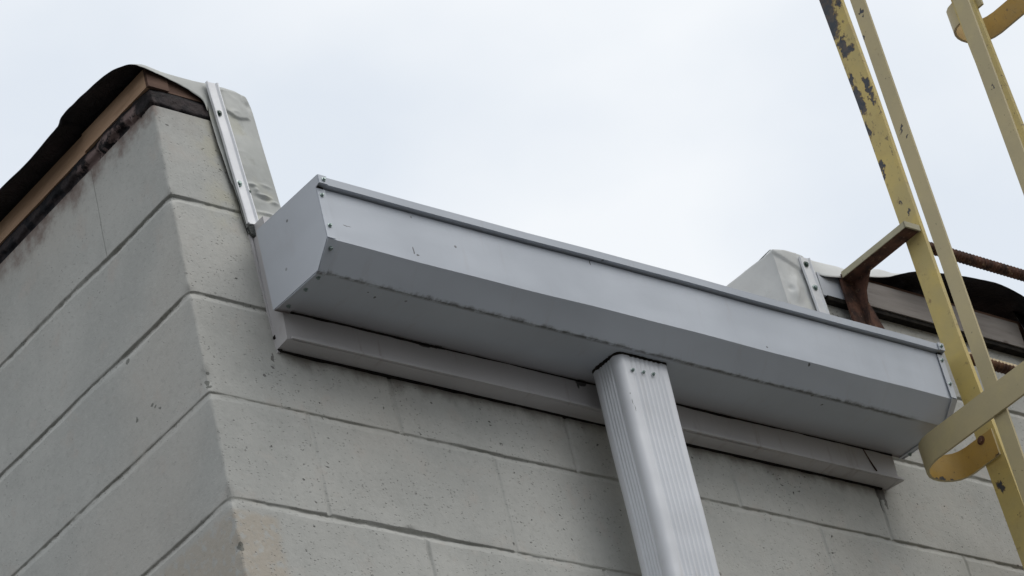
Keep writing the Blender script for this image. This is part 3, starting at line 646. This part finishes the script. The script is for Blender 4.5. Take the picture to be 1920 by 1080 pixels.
def endcap(x0, x1, fl0, fl1, nm):
    pr = [(-.034, -.229), (-.165, -.2325), (-.2052, -.1915), (-.2055, -.0865), (-.2150, -.0835), (-.2158, -.0665), (-.034, -.062)]
    cap = link('end_cap', bmm(lambda bm: prism(bm, [(x0, y, z) for y, z in pr], [(x1, y, z) for y, z in pr]), CAP, .0004, 1), gut)
    a, b = fl0, fl1
    def fl(bm):
        box(bm, a, b, -.2068, -.2056, -.1905, -.0885); box(bm, a, b, -.2172, -.2150, -.0838, -.0668)
        prism(bm, [(a, -.2064, -.1925), (a, -.1665, -.2332), (a, -.1655, -.2344), (a, -.2072, -.1932)], [(b, -.2064, -.1925), (b, -.1665, -.2332), (b, -.1655, -.2344), (b, -.2072, -.1932)])
        prism(bm, [(a, -.1640, -.2334), (a, -.036, -.2302), (a, -.036, -.2316), (a, -.1640, -.2346)], [(b, -.1640, -.2334), (b+(.012 if a < 1 else -.012), -.036, -.2302), (b+(.012 if a < 1 else -.012), -.036, -.2316), (b, -.1640, -.2346)])
    link('flange', bmm(fl, ALU if a < 1 else CAP, .0003, 1), cap)
    return cap
endcap(XL-.002, XL, XL-.0012, XL+.0165, 'l'); endcap(XR, XR+.002, XR-.014, XR+.0012, 'r')
for (x, y, z, n) in ((.1565, -.2172, -.0757, (0, -1, 0)), (.1545, -.2068, -.102, (0, -1, 0)), (.1565, -.2068, -.165, (0, -1, 0)), (.157, -.196, -.2045, (0, -.72, -.69)), (.157, -.150, -.234, (0, 0, -1)), (.158, -.112, -.2332, (0, 0, -1)), (.160, -.058, -.2322, (0, 0, -1)),
                     (1.684, -.2172, -.0757, (0, -1, 0)), (1.686, -.2068, -.102, (0, -1, 0)), (1.686, -.2068, -.158, (0, -1, 0)), (1.686, -.125, -.2336, (0, 0, -1)), (1.686, -.06, -.2322, (0, 0, -1))):
    link('rivet', screw_me((x, y, z), n, .0042), gut)
for x0, x1 in ((XL-.0005, XL+.013), (XR-.013, XR+.0005)):
    link('notch', bmm(lambda bm: box(bm, x0, x1, -.2066, -.2050, -.0878, -.0843), HOLE, .0005), gut)

# ------------------------------------------------------------------ downspout
ds = thing('downspout', (.895, -.105, BOT), 'white ribbed metal downspout running from the gutter down the front wall', 'downspout')
def pipe_ring(z, ox, oy, amp):
    x0, x1, y0, y1, r = .8340, .9590, -.1475, -.068, .0155; pts = []
    def seg(ax, ay, bx, by, nx, ny, m, rib):
        for i in range(m):
            t = i/m; d = 0
            if rib:
                q = (t-.12)/.78
                if 0 < q < 1: d = -amp*.0030*(.5-.5*math.cos(q*2*math.pi*rib))**.7
            pts.append((ax+(bx-ax)*t+nx*d, ay+(by-ay)*t+ny*d))
    def arc(cx, cy, a0):
        for i in range(8): a = a0+i/8*math.pi/2; pts.append((cx+r*math.cos(a), cy+r*math.sin(a)))
    arc(x0+r, y0+r, math.pi); seg(x0+r, y0, x1-r*.55, y0, 0, -1, 112, 7)
    rr = r*.55; pts.extend([(x1-rr+rr*math.cos(-math.pi/2+i/6*math.pi/2), y0+rr+rr*math.sin(-math.pi/2+i/6*math.pi/2)) for i in range(6)])
    seg(x1, y0+rr, x1, y1-r, 1, 0, 60, 4); arc(x1-r, y1-r, 0); seg(x1-r, y1, x0+r, y1, 0, 1, 30, 0); arc(x0+r, y1-r, math.pi/2); seg(x0, y1-r, x0, y0+r, -1, 0, 80, 5)
    return [(x+ox, y+oy, z) for x, y in pts]
def pipef(bm):
    rings = []
    for z in [-.2285, -.236, -.25, -.262, -.275, -.29, -.31]+list(np.arange(-.35, -1.05, -.05))+[-1.1, -2, -3, -4, BOT+.02]:
        q = min(1, max(0, (-.228-z)/.8)); amp = .35+.65*min(1, max(0, (-.245-z)/.035))
        rings.append(pipe_ring(z, .0008*math.sin(z*20), .024*q, amp))
    loft(bm, rings)
link('pipe', bmm(pipef, PIPE, 0), ds)
for x, z in ((.862, -.267), (.888, -.2665), (.9125, -.2655)): link('screw', screw_me((x, -.1478, z), (0, -1, 0), .0036), ds)
def seal(bm):
    R = pipe_ring(-.2305, 0, 0, 0)[::2]; cx, cy = .8965, -.108; k = 0; a = []; b = []; c = []; d = []
    for (x, y, z) in R:
        k += 1; e = 1.022+.035*float(fbm(np.array([k*.35]), np.array([1.]), 3, 8)[0]); e2 = e-.02
        a.append((cx+(x-cx)*.97, cy+(y-cy)*.97, -.2285)); b.append((cx+(x-cx)*e, cy+(y-cy)*(e+.01), -.2290)); c.append((cx+(x-cx)*e2, cy+(y-cy)*(e2+.01), -.2345)); d.append((cx+(x-cx)*.97, cy+(y-cy)*.97, -.236))
    loft(bm, [a, b, c, d])
link('sealant', bmm(seal, HOLE), ds)

# ------------------------------------------------------------------ ladder with safety cage
lad = thing('access_ladder', (1.98, -.2, BOT), 'faded yellow caged steel access ladder rising past the roof edge', 'ladder')
yb = [(1.9, -.150), (1.2, -.161), (.861, -.169), (.57, -.177), (.26, -.180), (-.03, -.182), (-.182, -.187), (-.334, -.190), (-.558, -.196), (-1.5, -.20), (BOT, -.20)]
def rail(xa, xb, dy=0.):
    def f(bm):
        rings = []
        for z, y in yb: wd = .0535 if z > .7 else .051; wd = .048 if -.2 < z < .5 else wd; rings.append([(xa, y+dy, z), (xa, y+dy-wd, z), (xb, y+dy-wd, z), (xb, y+dy, z)])
        loft(bm, rings)
    return bmm(f, RAILM, .0009, 2)
link('rail', rail(1.735, 1.745), lad); link('rail', rail(2.215, 2.225), lad)
def rung(z, rmat):
    def f(bm):
        rings = []; n = 0; x = 1.7455
        while x < 2.2145:
            k = (n % 4); rr = (.0103, .0112, .0128, .0112)[k]
            rings.append([(x+.0016*math.sin(t*2*math.pi/16*1+.6), -.207+rr*math.cos(t*2*math.pi/16), z+rr*math.sin(t*2*math.pi/16)) for t in range(16)]); x += .0026; n += 1
        loft(bm, rings)
    return bmm(f, rmat, 0)
for i in range(18):
    z = .192-i*.2695
    if z > BOT+.1: link('rung', rung(z, LITREBAR if i else REBAR), lad)
def bracket(x0, sgn):
    a = x0-.043*1; b = x0-.002
    def f(bm):
        box(bm, a, b, -.222, -.0285, .2135, .2245)
        pts = [(a-.002, .2135), (a-.002, -.10), (b+.045, -.10), (b+.045, .11), (b+.026, .16), (b+.012, .195), (b, .2135)]
        prism(bm, [(x, -.0285, z) for x, z in pts], [(x, -.0225, z) for x, z in pts])
        prism(bm, [(b-.006, -.0285, .08), (b-.006, -.0285, .2135), (b-.006, -.075, .2135), (b-.006, -.05, .18)], [(b, -.0285, .08), (b, -.0285, .2135), (b, -.075, .2135), (b, -.05, .18)])
    return bmm(f, RUST, .0008, 1)
g_ = None
for x0 in (1.735,):
    br = link('bracket', bracket(x0, 1), lad)
    o = link('painted_edge', bmm(lambda bm: (box(bm, x0-.0455, x0-.0432, -.224, -.034, .2125, .2262), box(bm, x0-.0455, x0-.001, -.2265, -.2228, .2125, .2262)), mat_ladder('cream_edge_paint', ((.42, .39, .27), (.36, .33, .22), (.48, .45, .32)), rust=.3) if g_ is None else g_, .0004, 1), br)
    g_ = o.data.materials[0]
def hoop(zb):
    half = [(1.7325, -.234), (1.7325, -.20), (1.7325, -.16), (1.7290, -.143), (1.7215, -.131), (1.709, -.1225), (1.695, -.117), (1.680, -.1145), (1.664, -.115), (1.648, -.119), (1.634, -.127), (1.622, -.139), (1.6145, -.155), (1.611, -.175), (1.611, -.25), (1.611, -.42), (1.611, -.62)]
    arc_ = [(1.98-.369*math.cos(a), -.62-.369*math.sin(a)) for a in np.linspace(0, math.pi, 41)[1:-1]]
    path = half+arc_+[(3.96-x, y) for x, y in half[::-1]]; P = np.array(path); T = np.gradient(P, axis=0); T /= np.linalg.norm(T, axis=1, keepdims=True); N = np.stack([-T[:, 1], T[:, 0]], 1); h = .003
    def f(bm):
        rings = [[(p[0]+n[0]*h, p[1]+n[1]*h, zb), (p[0]-n[0]*h, p[1]-n[1]*h, zb), (p[0]-n[0]*h, p[1]-n[1]*h, zb+.059), (p[0]+n[0]*h, p[1]+n[1]*h, zb+.059)] for p, n in zip(P, N)]
        loft(bm, rings)
    me = bmm(f, STRAPM, .0007, 1); me.materials.append(HOOPM)
    # inner face gets the warmer yellow
    for p in me.polygons:
        c = p.center; n = p.normal
        if abs(n.z) < .5:
            d = np.hypot(P[:, 0]-c.x, P[:, 1]-c.y); i = int(d.argmin()); s = n.x*N[i, 0]+n.y*N[i, 1]
            if s > 0: p.material_index = 1
    return me
for zb in (.958, -.328, -1.61, -2.89):
    h_ = link('hoop', hoop(zb), lad)
    for x, n in ((1.7293, (-1, 0, 0)), (2.2307, (1, 0, 0))): link('bolt', screw_me((x, -.203, zb+.050), n, .0095, RUST), h_)
def strap(px, py, w_, z0=-2.9, z1=1.9):
    c = Vector((1.98, -.62, 0)); 
    if py > -.62: n = Vector((1 if px < 1.98 else -1, 0, 0)); t = Vector((0, 1, 0))
    else: n = (c-Vector((px, py, 0))).normalized(); t = Vector((-n.y, n.x, 0))
    a = Vector((px, py, 0)); r_ = [a-t*w_/2, a+t*w_/2, a+t*w_/2+n*.005, a-t*w_/2+n*.005]
    return bmm(lambda bm: loft(bm, [[(p.x, p.y+.0066*z*0, z) for p in r_] for z in np.linspace(z0, z1, 12)]), STRAPM, .0008, 2)
for px, py in ((1.6145, -.348), (1.6145, -.584), (2.3455, -.348), (2.3455, -.584)): link('cage_strap', strap(px, py, .034), lad)
for a in (38, 90, 142): link('cage_strap', strap(1.98-.365*math.cos(math.radians(a)), -.62-.365*math.sin(math.radians(a)), .034), lad)
for o in bpy.data.objects:
    if '_b' in o: del o['_b']
